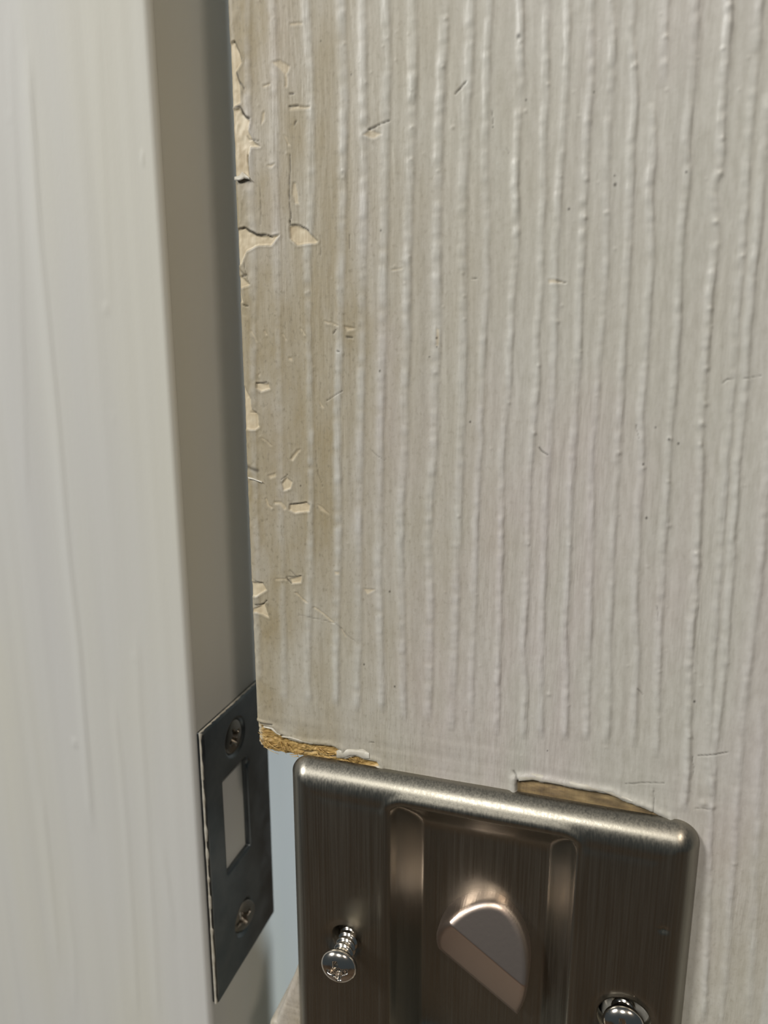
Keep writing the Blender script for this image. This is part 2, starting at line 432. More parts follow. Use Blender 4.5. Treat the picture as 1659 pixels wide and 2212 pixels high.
cracks_and_shade = [   # cracks, plus shadow lines painted along chip edges: line, half width mm, strength
 (f6([(195,1022),(260,1020),(285,1070),(310,1105),(350,1132)]), .10, 1.0),
 (f6([(735,1480),(738,1700),(733,1900),(735,2150)]), .07, .8),
 (f6([(225,690),(255,770),(300,850)]), .08, .9),
 (f6([(330,1482),(342,1600),(347,1705)]), .08, .9),
 (f6([(205,390),(250,500),(275,570)]), .07, .7),
 (f6([(320,1300),(350,1330),(440,1340)]), .06, .6),
 (f6([(440,1740),(460,1950),(455,2150)]), .06, .5),
 (f6([(740,890),(770,895)]), .07, .9), (f6([(730,1015),(820,1005)]), .05, .8), (f6([(780,1190),(800,1150)]), .06, .8),
 (f6([(235,1720),(300,1705),(350,1715)]), .11, .95),
 (f7([(120,200),(190,190),(210,178),(330,243),(395,248),(465,272)]), .10, 1.0),
 (f7([(640,0),(638,160),(690,158),(730,160),(780,185),(820,212)]), .07, .9),
 (f7([(195,632),(225,628)]), .10, .9), (f7([(155,560),(240,640)]), .06, .6),
 (f7([(200,905),(245,918)]), .07, .8), (f7([(255,1925),(315,1930)]), .09, .8),
 (f7([(325,1650),(420,1640)]), .07, .8), (f7([(1050,1180),(1070,1150)]), .08, .8), (f7([(1175,1210),(1230,1222)]), .09, .9),
 (f7([(1085,1350),(1105,1358)]), .10, .9), (f7([(205,480),(215,560),(250,690)]), .05, .5),
 (f7([(985,1815),(1140,1720)]), .05, .6), (f7([(930,250),(925,450)]), .05, .35), (f7([(1200,250),(1205,380)]), .06, .5),
 (f8([(470,695),(600,683)]), .06, .8), (f8([(400,500),(445,465)]), .06, .7), (f8([(440,1275),(555,1268)]), .06, .7),
 (f8([(445,1290),(475,1330)]), .08, .9), (f8([(190,1500),(250,1495),(280,1465)]), .10, .95), (f8([(190,1310),(260,1320)]), .07, .7),
 (f8([(670,280),(680,400),(720,560)]), .05, .45), (f8([(120,400),(210,430)]), .22, .7), (f8([(540,1580),(820,1645),(990,1790)]), .05, .35),
 (f8([(1120,270),(1220,350)]), .05, .4), (f8([(470,1220),(520,1265)]), .05, .5),
 (c4([(675,750),(705,715),(735,685),(765,655)]), .07, .95), (c4([(-10,1030),(60,1000),(150,965)]), .08, .95),
 (c4([(970,880),(975,990)]), .05, .5), (c4([(1085,1180),(1110,1240)]), .05, .3),
 (c6([(1340,1355),(1410,1418)]), .08, .8), (c6([(800,8),(850,12)]), .06, .6), (c6([(1480,25),(1560,40)]), .05, .6),
 (c7([(1300,825),(1345,792),(1390,787)]), .05, .7), (c7([(1460,790),(1600,770)]), .04, .5), (c7([(630,1150),(650,1250)]), .05, .5),
 (c8([(1210,1432),(1330,1420),(1400,1412)]), .06, .75), (c8([(740,1615),(840,1605),(990,1608)]), .06, .55),
 (c8([(950,470),(955,570)]), .05, .4), (c8([(820,1000),(850,1045)]), .06, .5), (c8([(930,1640),(925,1820)]), .05, .5),
 (c8([(1190,1770),(1290,1770)]), .06, .5), (c8([(30,1530),(55,1580),(45,1650)]), .12, .6), (c8([(1175,1440),(1180,1560)]), .05, .4),
 (f5([(175,390),(240,405),(330,415)]), .12, .95), (f5([(170,470),(215,455)]), .10, .8),
 (f5([(640,700),(700,712),(770,715)]), .12, .95), (f5([(840,735),(1000,760)]), .12, .9), (f5([(1350,606),(1405,606)]), .07, .6),
]
specks = [(c4([(1180,290)])[0], .22), (c4([(1240,795)])[0], .12), (c5([(1020,1345)])[0], .13), (c5([(465,1440)])[0], .18), (c5([(462,1370)])[0], .10),
 (c6([(795,1148)])[0], .14), (c6([(80,740)])[0], .12), (c6([(470,630)])[0], .10), (c6([(530,480)])[0], .14), (c6([(530,550)])[0], .10), (c7([(710,1875)])[0], .15),
 (c7([(780,1168)])[0], .10), (c8([(1187,1085)])[0], .16), (f8([(1055,1975)])[0], .14), (f8([(1260,1393)])[0], .13), (f8([(1300,2150)])[0], .14),
 (f8([(550,550)])[0], .12), (f7([(1490,1535)])[0], .13), (f7([(1500,210)])[0], .10), (f6([(1030,392)])[0], .10), (f6([(1320,712)])[0], .10),
 (c8([(245,1400)])[0], .10), (c4([(85,1838)])[0], .12), (c4([(975,1010)])[0], .10), (c5([(105,1632)])[0], .14), (c5([(300,720)])[0], .10), (c7([(885,1260)])[0], .14),
 (c7([(960,1295)])[0], .14), (c7([(685,1455)])[0], .14)]
beads = [(1206, 695, .25), (1214, 660, .2), (978, 275, .22), (1371, 142, .3), (1575, 14, .35), (1562, 105, .25), (1560, 300, .28), (1556, 375, .3),
 (1437, 80, .28), (1546, 480, .3), (1528, 795, .3), (1525, 873, .32), (1516, 915, .35), (1513, 960, .28), (1534, 667, .3), (1337, 978, .3), (1446, 1136, .3),
 (1391, 1010, .25), (1444, 1040, .25), (1448, 948, .25), (1310, 460, .3), (1267, 388, .28), (1265, 470, .25), (1604, 553, .28), (963, 40, .25), (957, 145, .22),
 (946, 370, .2), (1003, 640, .22), (1004, 690, .2), (1100, 870, .25), (1164, 790, .25), (1155, 935, .25), (941, 805, .25), (1135, 240, .2), (991, 1115, .24),
 (891, 275, .22), (888, 345, .22), (828, 100, .15), (744, 95, .18), (741, 370, .2), (741, 385, .18), (787, 575, .15), (1184, 183, .2), (1125, 90, .2), (1000, 590, .2),
 (1230, 1177, .2), (1142, 1175, .2), (1503, 1195, .26), (1490, 1590, .22), (1586, 1865, .3), (1520, 1735, .5), (1540, 1742, .4), (1425, 1450, .2), (1185, 1500, .3)]

raw_w = PX(f5([(60,395),(180,392),(250,430),(335,455),(400,520),(500,560),(600,592),(720,625),(950,645),(1060,690),(1010,740),(1120,770),(1200,748),(1300,790),(1440,800),(1470,850),(1200,900),(600,900),(60,900)]))
olive = PX([(1116,1686),(1150,1684),(1200,1694),(1268,1707),(1320,1714),(1350,1731),(1386,1745),(1412,1754),(1440,1768),(1440,1800),(1116,1740)])
chipsW = [(PX(p), d) for p, d in chips]
cracks_and_shadeW = [(PX(p), w, s) for p, w, s in cracks_and_shade]
FX0, FX1, FZ0, FZ1 = XE, 24.0, -150.0, 80.0

def door_sdf(x, z):
    body = rrect(x, z, XE, 760.0, -992.0, 1040.0, 0.3)
    notch = rrect(x, z, XE - 30, NX, NB, NT, 1.0)
    # the lower side of the notch is cut on a slant
    slant = ((x + 45.4) * 8.8 - (z + 104.5) * 3.1) / 9.33
    slant = np.where(z > -90, -5.0, slant)
    notch = np.maximum(notch, slant)
    cup = rrect(x, z, -30.0, 4.5, -109.0, -60.6, 1.0)
    for c in ((-32.7, -84.0), (6.8, -84.6)):
        cup = np.minimum(cup, np.hypot(x - c[0], z - c[1]) - 2.4)
    body = np.maximum(body, -cup)
    # soften the two free corners of the notch
    k = 1.6
    a, c = body, -notch
    u = np.maximum(np.stack([a + k, c + k]), 0)
    return np.minimum(-k, np.maximum(a, c)) + np.hypot(u[0], u[1])

store = {}
def door_height(x, z):
    wob = vnoise(x, z, 1.3, 1.6, 5) * .10 + vnoise(x, z, .45, .5, 6) * .06
    h = np.zeros(x.shape)
    wear = np.zeros((len(x), 4))
    f = (x > FX0 - 1) & (x < FX1) & (z > FZ0) & (z < FZ1)
    xf, zf = x[f], z[f]
    wf = wob[f]
    hf = np.zeros(xf.shape)
    # long soft undulation and the fine strokes between the ridges
    hf += vnoise(xf, zf, 2.6, 60, 1) * .07 + vnoise(xf + zf * .04, zf, .8, 14, 2) * .028
    hf += vnoise(xf + zf * .10, zf, .34, 5, 3) * .013
    lowfade = np.clip((zf + 56.5) / 5.0, 0, 1)       # strokes turn level just above the lock
    hf *= .35 + .65 * lowfade
    hf += (1 - lowfade) * (vnoise(xf, zf, 22, .7, 9) * .035 + vnoise(xf, zf, 9, .35, 10) * .015) * (xf < 12)
    hf += np.clip((zf + 62) / 10, 0, 1) * np.clip((-zf - 44) / 8, 0, 1) * vnoise(xf, zf, 14, .9, 12) * .03
    crest = np.zeros(xf.shape)
    for k, (pts, amp) in enumerate(ridges):
        P = PX(pts); P = P[np.argsort(P[:, 1])]
        xr = np.interp(zf, P[:, 1], P[:, 0])
        top = P[-1, 1] + (40 if pts[0][1] <= 5 else 0); bot = P[0, 1]
        fade = np.clip((zf - bot) / 1.5, 0, 1) * np.clip((top - zf) / 1.5, 0, 1)
        along = .78 + .35 * vnoise(zf + 13 * k, zf * 0 + k * 7.7, 5.0, 1, 20 + k) + .26 * vnoise(zf + 5 * k, zf * 0 + k * 3.3, .9, 1, 60 + k) + .10 * vnoise(zf + 3 * k, zf * 0 + k * 2.1, .55, 1, 130 + k)
        dx = xf - xr - .08 * vnoise(zf, zf * 0 + k * 5.1, 1.8, 1, 90 + k) - .03 * vnoise(zf, zf * 0 + k * 4.1, .6, 1, 170 + k)
        kk = 1.0 if k < 9 else .74
        wl, wr = .62 * kk, .52 * kk
        dx = dx + .10
        s = np.where(dx < 0, np.exp(-np.abs(dx / wl) ** 2.2), np.exp(-np.abs(dx / wr) ** 3.2))
        crest = np.maximum(crest, s * fade * np.clip(amp / .1, 0, 1) * np.clip(along, .3, 1.1))
        hf += amp * (1.55 if k < 9 else 1.45) * fade * np.clip(along, .15, 1.6) * s
        hf -= amp * .25 * fade * np.exp(-((dx - .85) / .35) ** 2)
    for (bx, by, r) in beads:
        p = onY(bx, by)
        d = np.hypot(xf - p[0], zf - p[2])
        hf += .34 * r * np.exp(-(d / (r * .9)) ** 2)
    rng = random.Random(4)
    for _ in range(150):                              # pips of dried paint
        bx, bz, r = rng.uniform(-44, 16), rng.uniform(-55, 48), rng.uniform(.07, .17)
        m = (np.abs(xf - bx) < .8) & (np.abs(zf - bz) < .8)
        hf[m] += .32 * r * np.exp(-(np.hypot(xf[m] - bx, zf[m] - bz) / r) ** 2)
    wr_ = np.zeros((len(xf), 4))
    # worn crackled strip along the free edge
    e = xf - XE
    strip = np.clip(1 - e / 4.5, 0, 1) * (vnoise(xf, zf, 1.5, 4, 31) > -.1)
    hf += strip * vnoise(xf, zf, .7, .9, 32) * .07
    for P, dep in chipsW:
        lo, hi = P.min(0) - 1, P.max(0) + 1
        m = (xf > lo[0]) & (xf < hi[0]) & (zf > lo[1]) & (zf < hi[1])
        sd = poly_sd(xf[m] + wf[m] * .8, zf[m] + wf[m] * .6, P)
        t = np.clip(.5 - sd / .16, 0, 1)
        hf[m] -= dep * .75 * t * (1 + .5 * wf[m] * 5)
        lip = np.exp(-((sd - .18) / .16) ** 2)
        hf[m] += lip * (.04 if dep > .12 else .015)
        wr_[m, 0] = np.maximum(wr_[m, 0], np.clip(.35 - sd / .14, 0, 1) * (.85 if dep > .12 else .55))
    for P, w, s in cracks_and_shadeW:
        lo, hi = P.min(0) - 1, P.max(0) + 1
        m = (xf > lo[0]) & (xf < hi[0]) & (zf > lo[1]) & (zf < hi[1])
        sd = seg_d(xf[m] + wf[m] * 1.1, zf[m] + wf[m] * .9, P)
        w2 = w * (1.0 + 4 * wf[m])
        t = np.exp(-(sd / np.maximum(w2 * 1.0, .05)) ** 2) * s
        hf[m] -= .16 * t
        wr_[m, 2] = np.maximum(wr_[m, 2], t * .95)  # darkens real cracks and the painted shade at chip edges
    for (p, r) in specks:
        q = onY(*p)
        d = np.hypot(xf - q[0], (zf - q[2]) * .8)
        t = np.clip(1.3 - d / r, 0, 1)
        wr_[:, 2] = np.maximum(wr_[:, 2], t * .9)
    # bare wood at the broken corner of the notch
    m = (xf < -24) & (zf < -52) & (zf > -66)
    sd = poly_sd(xf[m] + wf[m] * 1.6, zf[m] + wf[m] * 1.2, raw_w)
    t = np.clip(-sd / .12, 0, 1)
    slope = np.clip(-sd, 0, 3.0)
    hf[m] -= t * (.25 + .10 * slope) + t * (vnoise(xf[m] + zf[m], zf[m], .5, .25, 41) * .14 + vnoise(xf[m] - zf[m], zf[m], .22, .3, 42) * .08)
    hf[m] += np.exp(-((sd - .35) / .4) ** 2) * .18
    wr_[m, 1] = t * np.clip((-XE + xf[m] - 0.4 - vnoise(xf[m], zf[m], .6, .6, 8) * .5) / .6, 0, 1)
    wr_[m, 0] = np.maximum(wr_[m, 0], t * .5)
    wr_[m, 0] *= 1 - .0 * t
    # strip of old brown finish left bare above the lock
    m = (xf > -12) & (xf < 14) & (zf < -50) & (zf > -64)
    sd = poly_sd(xf[m] + wf[m] * .7, zf[m] + wf[m] * .7, olive)
    t = np.clip(-sd / .18, 0, 1)
    hf[m] -= t * .38
    hf[m] += np.exp(-((sd - .45) / .45) ** 2) * .30
    wr_[m, 1] = np.maximum(wr_[m, 1], t * .80)
    wr_[m, 2] = np.maximum(wr_[m, 2], t * np.clip(.42 + .25 * vnoise(xf[m], zf[m], 1.6, .8, 77), 0, .7))
    # hand grime, thickest along the free edge
    g = np.exp(-(np.maximum(e, 0) / 17.0) ** 1.5) * .95 + .36 * np.exp(-np.maximum(e, 0) / 30.0)
    g *= .55 + .45 * np.exp(-((zf + 8) / 42) ** 2)
    g *= .75 + .35 * vnoise(xf, zf, 9, 22, 51) + .25 * vnoise(xf, zf, 2.5, 7, 52)
    g += .30 * np.exp(-(((xf + 35) / 9) ** 2 + ((zf - 5) / 16) ** 2))
    g += .18 * np.clip((xf - 11) / 4, 0, 1) * np.clip((-zf - 48) / 14, 0, 1)
    g = (g + .20 - .07 * np.clip((e - 22) / 15, 0, 1)) * (1 - .85 * crest) + .05 * np.exp(-np.maximum(e, 0) / 25.0)
    wr_[:, 3] = np.clip(g, 0, .9)
    rim = np.clip(1.2 - e / .30, 0, 1) * (vnoise(xf, zf, .5, 2.2, 55) > -.15) * (zf > NT)
    wr_[:, 1] = np.maximum(wr_[:, 1], rim * .55)
    h[f] = hf
    wear[f] = wr_
    # rounded arrises
    s = -door_sdf(x, z)
    rad = .9
    q = np.clip(rad - s, 0, rad)
    h -= rad - np.sqrt(np.maximum(rad * rad - q * q, 0))
    store['wear'] = wear
    return h

us = axis(XE, XE, 16.0, 24.0, .125, 40)
us = np.concatenate([us, 24 + (761 - 24) * (np.linspace(0, 1, 25)[1:] ** 2)])
us[0] -= .05
vs = axis(-993, -108, 52.0, 1041, .135, 24)
vs = np.unique(np.concatenate([vs[(vs < -150)], np.arange(-150, -108.2, .5), vs[(vs >= -108) & (vs <= 52.1)], np.arange(52.6, 80, .5), vs[vs > 80]]))
door_frame = lambda u, v, h: np.stack([u, -h, v], -1)
me, du, dv, nfront = sheet('door', us, vs, door_sdf, door_height, -35.0, door_frame)
wear = np.zeros((len(me.vertices), 4)); wear[:nfront] = store['wear'][:nfront]
ca = me.color_attributes.new('wear', 'FLOAT_COLOR', 'POINT')
ca.data.foreach_set('color', wear.astype(np.float32).ravel())
door = link('door_1', me, M_door)
tag(door, 'worn grey-beige painted pocket door with thick vertical brush ridges and chipped edge', 'door', kind='structure')

# back of the door
V = [(XE, 35, -992), (760, 35, -992), (760, 35, 1040), (XE, 35, 1040), (XE, 35, NT), (NX, 35, NT), (NX, 35, NB), (XE, 35, NB), (760, 35, NT), (760, 35, NB)]
me = bpy.data.meshes.new('door_back')
me.from_pydata([(x * MM, y * MM, z * MM) for x, y, z in V], [], [(4, 3, 2, 8), (9, 6, 5, 8), (7, 6, 9, 1, 0)])
link('back_face', me, M_door, door, False)

# torn wood fibres on the broken corner
rng = random.Random(11)
V, Q = [], []
def ribbon(p0, p1, sag, w, V, Q, n=5):
    p0, p1 = np.array(p0), np.array(p1)
    d = p1 - p0; d /= np.linalg.norm(d)
    side = np.cross(d, (0, -1, 0)); side /= np.linalg.norm(side) + 1e-9
    for j in range(n):
        t = j / (n - 1)
        c = p0 + (p1 - p0) * t + np.array([0, -sag * math.sin(t * math.pi), 0])
        ww = w * (1 - .7 * t)
        k = len(V)
        V += [c + side * ww, c - side * ww, c + np.array([0, -ww * .9, 0])]
        if j:
            for a, b_ in ((0, 2), (2, 1), (1, 0)):
                Q.append((k - 3 + a, k - 3 + b_, k + b_, k + a))
for _ in range(38):
    t = rng.random()
    px = 560 + 215 * t
    top = np.interp(px, [553, 590, 640, 720, 780], [1568, 1585, 1602, 1612, 1626])
    bot = np.interp(px, [553, 570, 632, 700, 780], [1600, 1624, 1636, 1640, 1652])
    py = rng.uniform(top + 4, bot - 3)
    dep = .2 + .10 * min(2.0, (py - top) * .06)
    a = onY(px, py, dep + .05)
    ang = rng.choice([rng.uniform(-.5, .3), rng.uniform(-1.3, -.6), rng.uniform(2.6, 3.4)])
    L = rng.uniform(.8, 2.4)
    bnd = a + np.array([math.cos(ang) * L, rng.uniform(-.35, .15), math.sin(ang) * L])
    ribbon(a, bnd, rng.uniform(.05, .35), rng.uniform(.05, .12), V, Q)
wf = link('wood_fibres', np_mesh('wood_fibres', V, Q), M_fibre, door, False)
wf['kind'] = 'stuff'
wf['label'] = 'torn golden wood fibres at the broken notch corner'

# curled flakes of paint
def flake(top, bot, lift_top, lift_bot, th=.14):
    n = len(top); V = []
    r = random.Random(int(top[0][0] * 7))
    for (a, c) in zip(top, bot):
        for t in (0, .5, 1):
            x, y = a[0] + (c[0] - a[0]) * t, a[1] + (c[1] - a[1]) * t
            l = lift_top + (lift_bot - lift_top) * t + r.uniform(-.07, .07) + .06 * math.sin(t * math.pi)
            V.append(onY(x, y, -l)); V.append(onY(x, y, -l + th))
    Q = []
    def q(i, j, s): return i * 6 + j * 2 + s
    for i in range(n - 1):
        for j in range(2):
            Q.append((q(i, j, 0), q(i, j + 1, 0), q(i + 1, j + 1, 0), q(i + 1, j, 0)))
            Q.append((q(i, j, 1), q(i + 1, j, 1), q(i + 1, j + 1, 1), q(i, j + 1, 1)))
        Q.append((q(i, 0, 0), q(i + 1, 0, 0), q(i + 1, 0, 1), q(i, 0, 1)))
        Q.append((q(i, 2, 0), q(i, 2, 1), q(i + 1, 2, 1), q(i + 1, 2, 0)))
    for i in (0, n - 1):
        for j in range(2):
            Q.append((q(i, j, 0), q(i, j, 1), q(i, j + 1, 1), q(i, j + 1, 0)))
    o = link('paint_flake', np_mesh('paint_flake', V, Q), M_flake, door, False)
    return o
flake(f5([(1010,690),(1060,672),(1140,672),(1230,680),(1290,672),(1350,715)]), f5([(1010,765),(1080,770),(1150,740),(1225,735),(1290,775),(1355,772)]), .0, .22, .08)
flake(f5([(240,430),(330,440),(390,500),(420,520)]), f5([(240,446),(320,464),(375,515),(415,530)]), .05, .25, .10)
flake(f5([(430,530),(520,540),(640,575),(760,600)]), f5([(430,548),(520,562),(640,596),(760,618)]), .02, .22, .10)
flake(f6([(205,1690),(250,1680),(280,1640),(340,1690)]), f6([(205,1722),(255,1730),(300,1706),(355,1718)]), .0, .35, .10)
flake(c8([(60,1550),(150,1545),(300,1568),(450,1602),(600,1628),(720,1675),(790,1715)]), c8([(60,1594),(150,1586),(300,1612),(450,1641),(600,1662),(720,1708),(790,1730)]), .05, .35, .12)
flake(f8([(130,480),(180,490),(240,515)]), f8([(135,495),(180,504),(245,528)]), .0, .25, .08)

# ---------------------------------------------------------------- jamb
JX, JY = -61.1, 4.4
ST = [(5.3, -59.4), (28.2, -112.4)]                 # strike: front-top and back-bottom (Y, Z)
h_a, h_b = onX(484, 1700, JX + 1), onX(538, 1832, JX + 1)
HY0, HY1 = onX(486, 1800, JX + 1)[1], onX(537, 1760, JX + 1)[1]
HZ0, HZ1 = onX(490, 1893, JX + 1)[2], onX(530, 1634, JX + 1)[2]
# painted front face, with its runs and long brush strokes
jl = [([(62,100),(85,500),(125,900),(150,1200),(172,1400),(190,1650),(202,1800)], .20), ([(245,1500),(262,1650),(275,1800),(288,2000),(300,2212)], .12),
      ([(296,1350),(305,1550),(318,1750),(330,1950),(345,2212)], .10), ([(345,1800),(362,1900),(380,2040)], .10), ([(90,1700),(110,1900),(130,2100)], .10),
      ([(205,0),(222,300),(240,700)], .05), ([(140,1900),(160,2050),(165,2200)], .08), ([(20,0),(45,600),(60,1100)], .07)]
jw = [(np.array([onY(x, y, JY)[[0, 2]] for x, y in p]), a) for p, a in jl]
jb = [(onY(x, y, JY), r) for x, y, r in [(308, 341, .3), (20, 257, .3), (245, 905, .3), (228, 665, .35), (162, 1604, .45), (290, 1418, .3)]]
def jamb_h(u, v):
    h = vnoise(u, v, 5, 90, 71) * .10 + vnoise(u, v, 1.6, 60, 72) * .03
    for P, a in jw:
        P = P[np.argsort(P[:, 1])]
        dx = u - np.interp(v, P[:, 1], P[:, 0])
        fade = np.clip((v - P[0, 1]) / 6, 0, 1) * np.clip((P[-1, 1] - v) / 6, 0, 1)
        h += a * fade * np.where(dx < 0, np.exp(-(dx / 1.1) ** 2), np.exp(-(dx / .35) ** 2))
    for p, r in jb:
        h += .6 * r * np.exp(-(np.hypot(u - p[0], v - p[2]) / r) ** 2)
    s = JX - u
    rad = 1.1
    q = np.clip(rad - s, 0, rad)
    return h * np.clip(s / 2, 0, 1) - (rad - np.sqrt(np.maximum(rad * rad - q * q, 0)))
ju = np.concatenate([np.array([-230, -190, -160, -140]), np.arange(-125, -66, .5), np.arange(-66, -63, .25), np.arange(-63, JX - .01, .1), [JX]])
jv = axis(-999, -180, 75, 1300, .8, 10)
me, *_ = sheet('jamb_face', ju, jv, lambda u, v: np.full(np.shape(u), -1.0), jamb_h, -36.0, lambda u, v, h: np.stack([u, JY - h, v], -1), snap=False)
jamb = link('trim_1', me, M_jamb)
tag(jamb, 'cool white painted door jamb post carrying the strike plate', 'door jamb', kind='structure')
# side of the jamb with the mortise cut into it (relief of the paint in the mesh's own bump)
JB = 140.0
ys = [JY + 1.1, HY0 - .3, HY1 + .3, JB]; zs = [-999, HZ0 - .3, HZ1 + .3, 1300]
V = [(JX + .02, y, z) for z in zs for y in ys]
F = []
for i in range(3):
    for j in range(3):
        if not (i == 1 and j == 1):
            F.append((i * 4 + j, i * 4 + j + 1, i * 4 + j + 5, i * 4 + j + 4))
k = len(V)
V += [(JX - 160, JB, -999), (JX - 160, JB, 1300)]
F.append((3, k, k + 1, 15))
me = bpy.data.meshes.new('jamb_side'); me.from_pydata([tuple(c * MM for c in v) for v in V], [], F); me.update()
link('jamb_side', me, M_jamb, jamb, False)
dp = 3.2
V = []
for x in (JX + .02, JX - dp):
    for (y, z) in ((HY0 - .3, HZ0 - .3), (HY1 + .3, HZ0 - .3), (HY1 + .3, HZ1 + .3), (HY0 - .3, HZ1 + .3)):
        V.append((x, y, z))
me = bpy.data.meshes.new('mortise')
me.from_pydata([tuple(c * MM for c in v) for v in V], [], [(4, 5, 6, 7)] + [(a, (a + 1) % 4, 4 + (a + 1) % 4, 4 + a) for a in range(4)])
mo = link('mortise', me, M_mort, jamb, False)
mo['label'] = 'shallow pinkish mortise behind the strike opening'

# ---------------------------------------------------------------- strike plate
strike = bpy.data.objects.new('strike_plate', None); C.objects.link(strike)
strike.location = ((JX) * MM, 16.7 * MM, -112.4 * MM)
tag(strike, 'dark blued steel strike plate with rectangular opening screwed to the white jamb', 'strike plate')
TH = 1.1
sc_c = [onX(508, 1592, JX + TH)[[1, 2]], onX(528, 1981, JX + TH)[[1, 2]]]
SR = 3.3
def st_sdf(u, v):
    s = rrect(u, v, ST[0][0], ST[1][0], ST[1][1], ST[0][1], .25)
    s = np.maximum(s, -rrect(u, v, HY0, HY1, HZ0, HZ1, .3))
    for c in sc_c:
        s = np.maximum(s, -(np.hypot(u - c[0], v - c[1]) - SR * .80))
    return s
def st_h(u, v):
    h = np.full(u.shape, TH)
    s = -rrect(u, v, ST[0][0], ST[1][0], ST[1][1], ST[0][1], .25)
    q = np.clip(.3 - s, 0, .3); h -= .3 - np.sqrt(.09 - q * q)
    s = rrect(u, v, HY0, HY1, HZ0, HZ1, .3)
    q = np.clip(.25 - s, 0, .25); h -= .25 - np.sqrt(.0625 - q * q)
    for c in sc_c:
        d = np.hypot(u - c[0], v - c[1])
        h -= np.clip(SR * 1.08 - d, 0, 1) * 1.0
    h += vnoise(u, v, 6, 9, 81) * .03
    h -= .25 * (np.exp(-((u - onX(534, 1650, JX + TH)[1]) ** 2 + (v - onX(534, 1650, JX + TH)[2]) ** 2) / .3))
    return h
st_frame = lambda u, v, h: np.stack([JX + .02 + h, u, v], -1)
me, *_ = sheet('strike_sheet', np.arange(ST[0][0] - .3, ST[1][0] + .3, .15), np.arange(ST[1][1] - .3, ST[0][1] + .3, .2), st_sdf, st_h, 0.0, st_frame)
def adopt(o, p):
    o.parent = p
    o.matrix_parent_inverse = Matrix.Translation(p.location).inverted()
    return o
adopt(link('plate', me, M_strike), strike)
# bead of chipped white paint left along the front and top rims of the strike
def bead(pts, w, seed, name):
    V, Q = [], []
    pts = [np.array(p) for p in pts]
    n = 160
    for i in range(n + 1):
        t = i / n
        c = pts[0] + (pts[1] - pts[0]) * t
        a = w * (.75 + .45 * float(vnoise(np.array(t * 60.0), np.array(seed * 1.0), 1.7, 1, seed)))
        if float(vnoise(np.array(t * 60.0), np.array(seed * 2.0), 2.6, 1, seed + 3)) > .42:
            a *= .25
        k = len(V)
        V += [c + np.array([-.1, -a * .5, a * .2]), c + np.array([a * 1.1 + .1, -a * .4, a * .35]), c + np.array([a * 1.1 + .1, a * .35, -a * .35]), c + np.array([-.1, a * .5, -a * .2])]
        if i:
            for s in range(3):
                Q.append((k - 4 + s, k - 3 + s, k + 1 + s, k + s))
    o = link(name, np_mesh(name, V, Q), M_flake); adopt(o, strike)
    o['label'] = 'chipped line of white paint along the rim'
bead([(JX + TH * .55, ST[0][0] - .05, ST[0][1]), (JX + TH * .55, ST[0][0] - .05, ST[1][1])], .26, 5, 'paint_bead')
bead([(JX + TH * .45, ST[0][0], ST[0][1] + .05), (JX + TH * .45, ST[1][0], ST[0][1] + .05)], .20, 8, 'paint_bead')

def cross_depth(u, v, R, dep, ang):
    c, s = math.cos(ang), math.sin(ang)
    a = np.abs(u * c + v * s); b_ = np.abs(-u * s + v * c)
    def arm(p, q):
        wq = .19 * R * (1 - .25 * p / (.62 * R))
        return np.clip((wq - q) / (.07 * R), 0, 1) * np.clip((.62 * R - p) / (.25 * R), 0, 1)
    ctr = np.clip((.34 * R - np.hypot(u, v)) / (.15 * R), 0, 1)
    return dep * np.maximum(np.maximum(arm(a, b_), arm(b_, a)), ctr)

def head_obj(name, R, dome, dep, ang, m, skirt):
    def fn(u, v):
        r = np.hypot(u, v)
        return dome * np.sqrt(np.maximum(1 - (r / R) ** 2 * .96, 0)) - cross_depth(u, v, R, dep, ang)
    V, T = lathe_field(name, fn, 40, 96, R)
    na = 96; last = len(V) - na
    k = len(V)
    for i in range(na):                                 # rim and underside
        x, y, z = V[last + i]
        V.append((x * 1.0, y * 1.0, z - skirt * .35))
    for i in range(na):
        x, y, z = V[last + i]
        V.append((x * .45, y * .45, z - skirt))
    for a, c in ((last, k), (k, k + na)):
        for i in range(na):
            j = (i + 1) % na
            T.append((a + i, c + i, c + j)); T.append((a + i, c + j, a + j))
    k2 = k + na; V.append((0, 0, V[k2][2]))
    for i in range(na):
        T.append((k2 + i, len(V) - 1, k2 + (i + 1) % na))
    return np_mesh(name, V, T)

def thread_mesh(name, r0, amp, pitch, L):
    na, nz = 36, int(L / pitch * 14)
    V, Q = [], []
    for j in range(nz + 1):
        z = -L * j / nz
        for i in range(na):
            ph = (i / na + z / pitch) % 1.0
            r = r0 + amp * max(0.0, 1 - abs(ph - .5) * 3.2)
            a = 2 * math.pi * i / na
            V.append((r * math.cos(a), r * math.sin(a), z))
        if j:
            for i in range(na):
                i2 = (i + 1) % na
                Q.append(((j - 1) * na + i, j * na + i, j * na + i2, (j - 1) * na + i2))
    return np_mesh(name, V, Q)

hm = head_obj('countersunk_head', SR * .93, .55, 1.3, .35, M_dscrew, 2.0)
for i, c in enumerate(sc_c):
    o = link('screw', hm if i == 0 else hm.copy(), M_dscrew if i == 0 else None)
    o.location = ((JX + TH - .48) * MM, c[0] * MM, c[1] * MM)
    o.rotation_euler = (i * .35, math.pi / 2, 0)
    adopt(o, strike)
    o['label'] = 'dull brown cross-recessed countersunk screw'

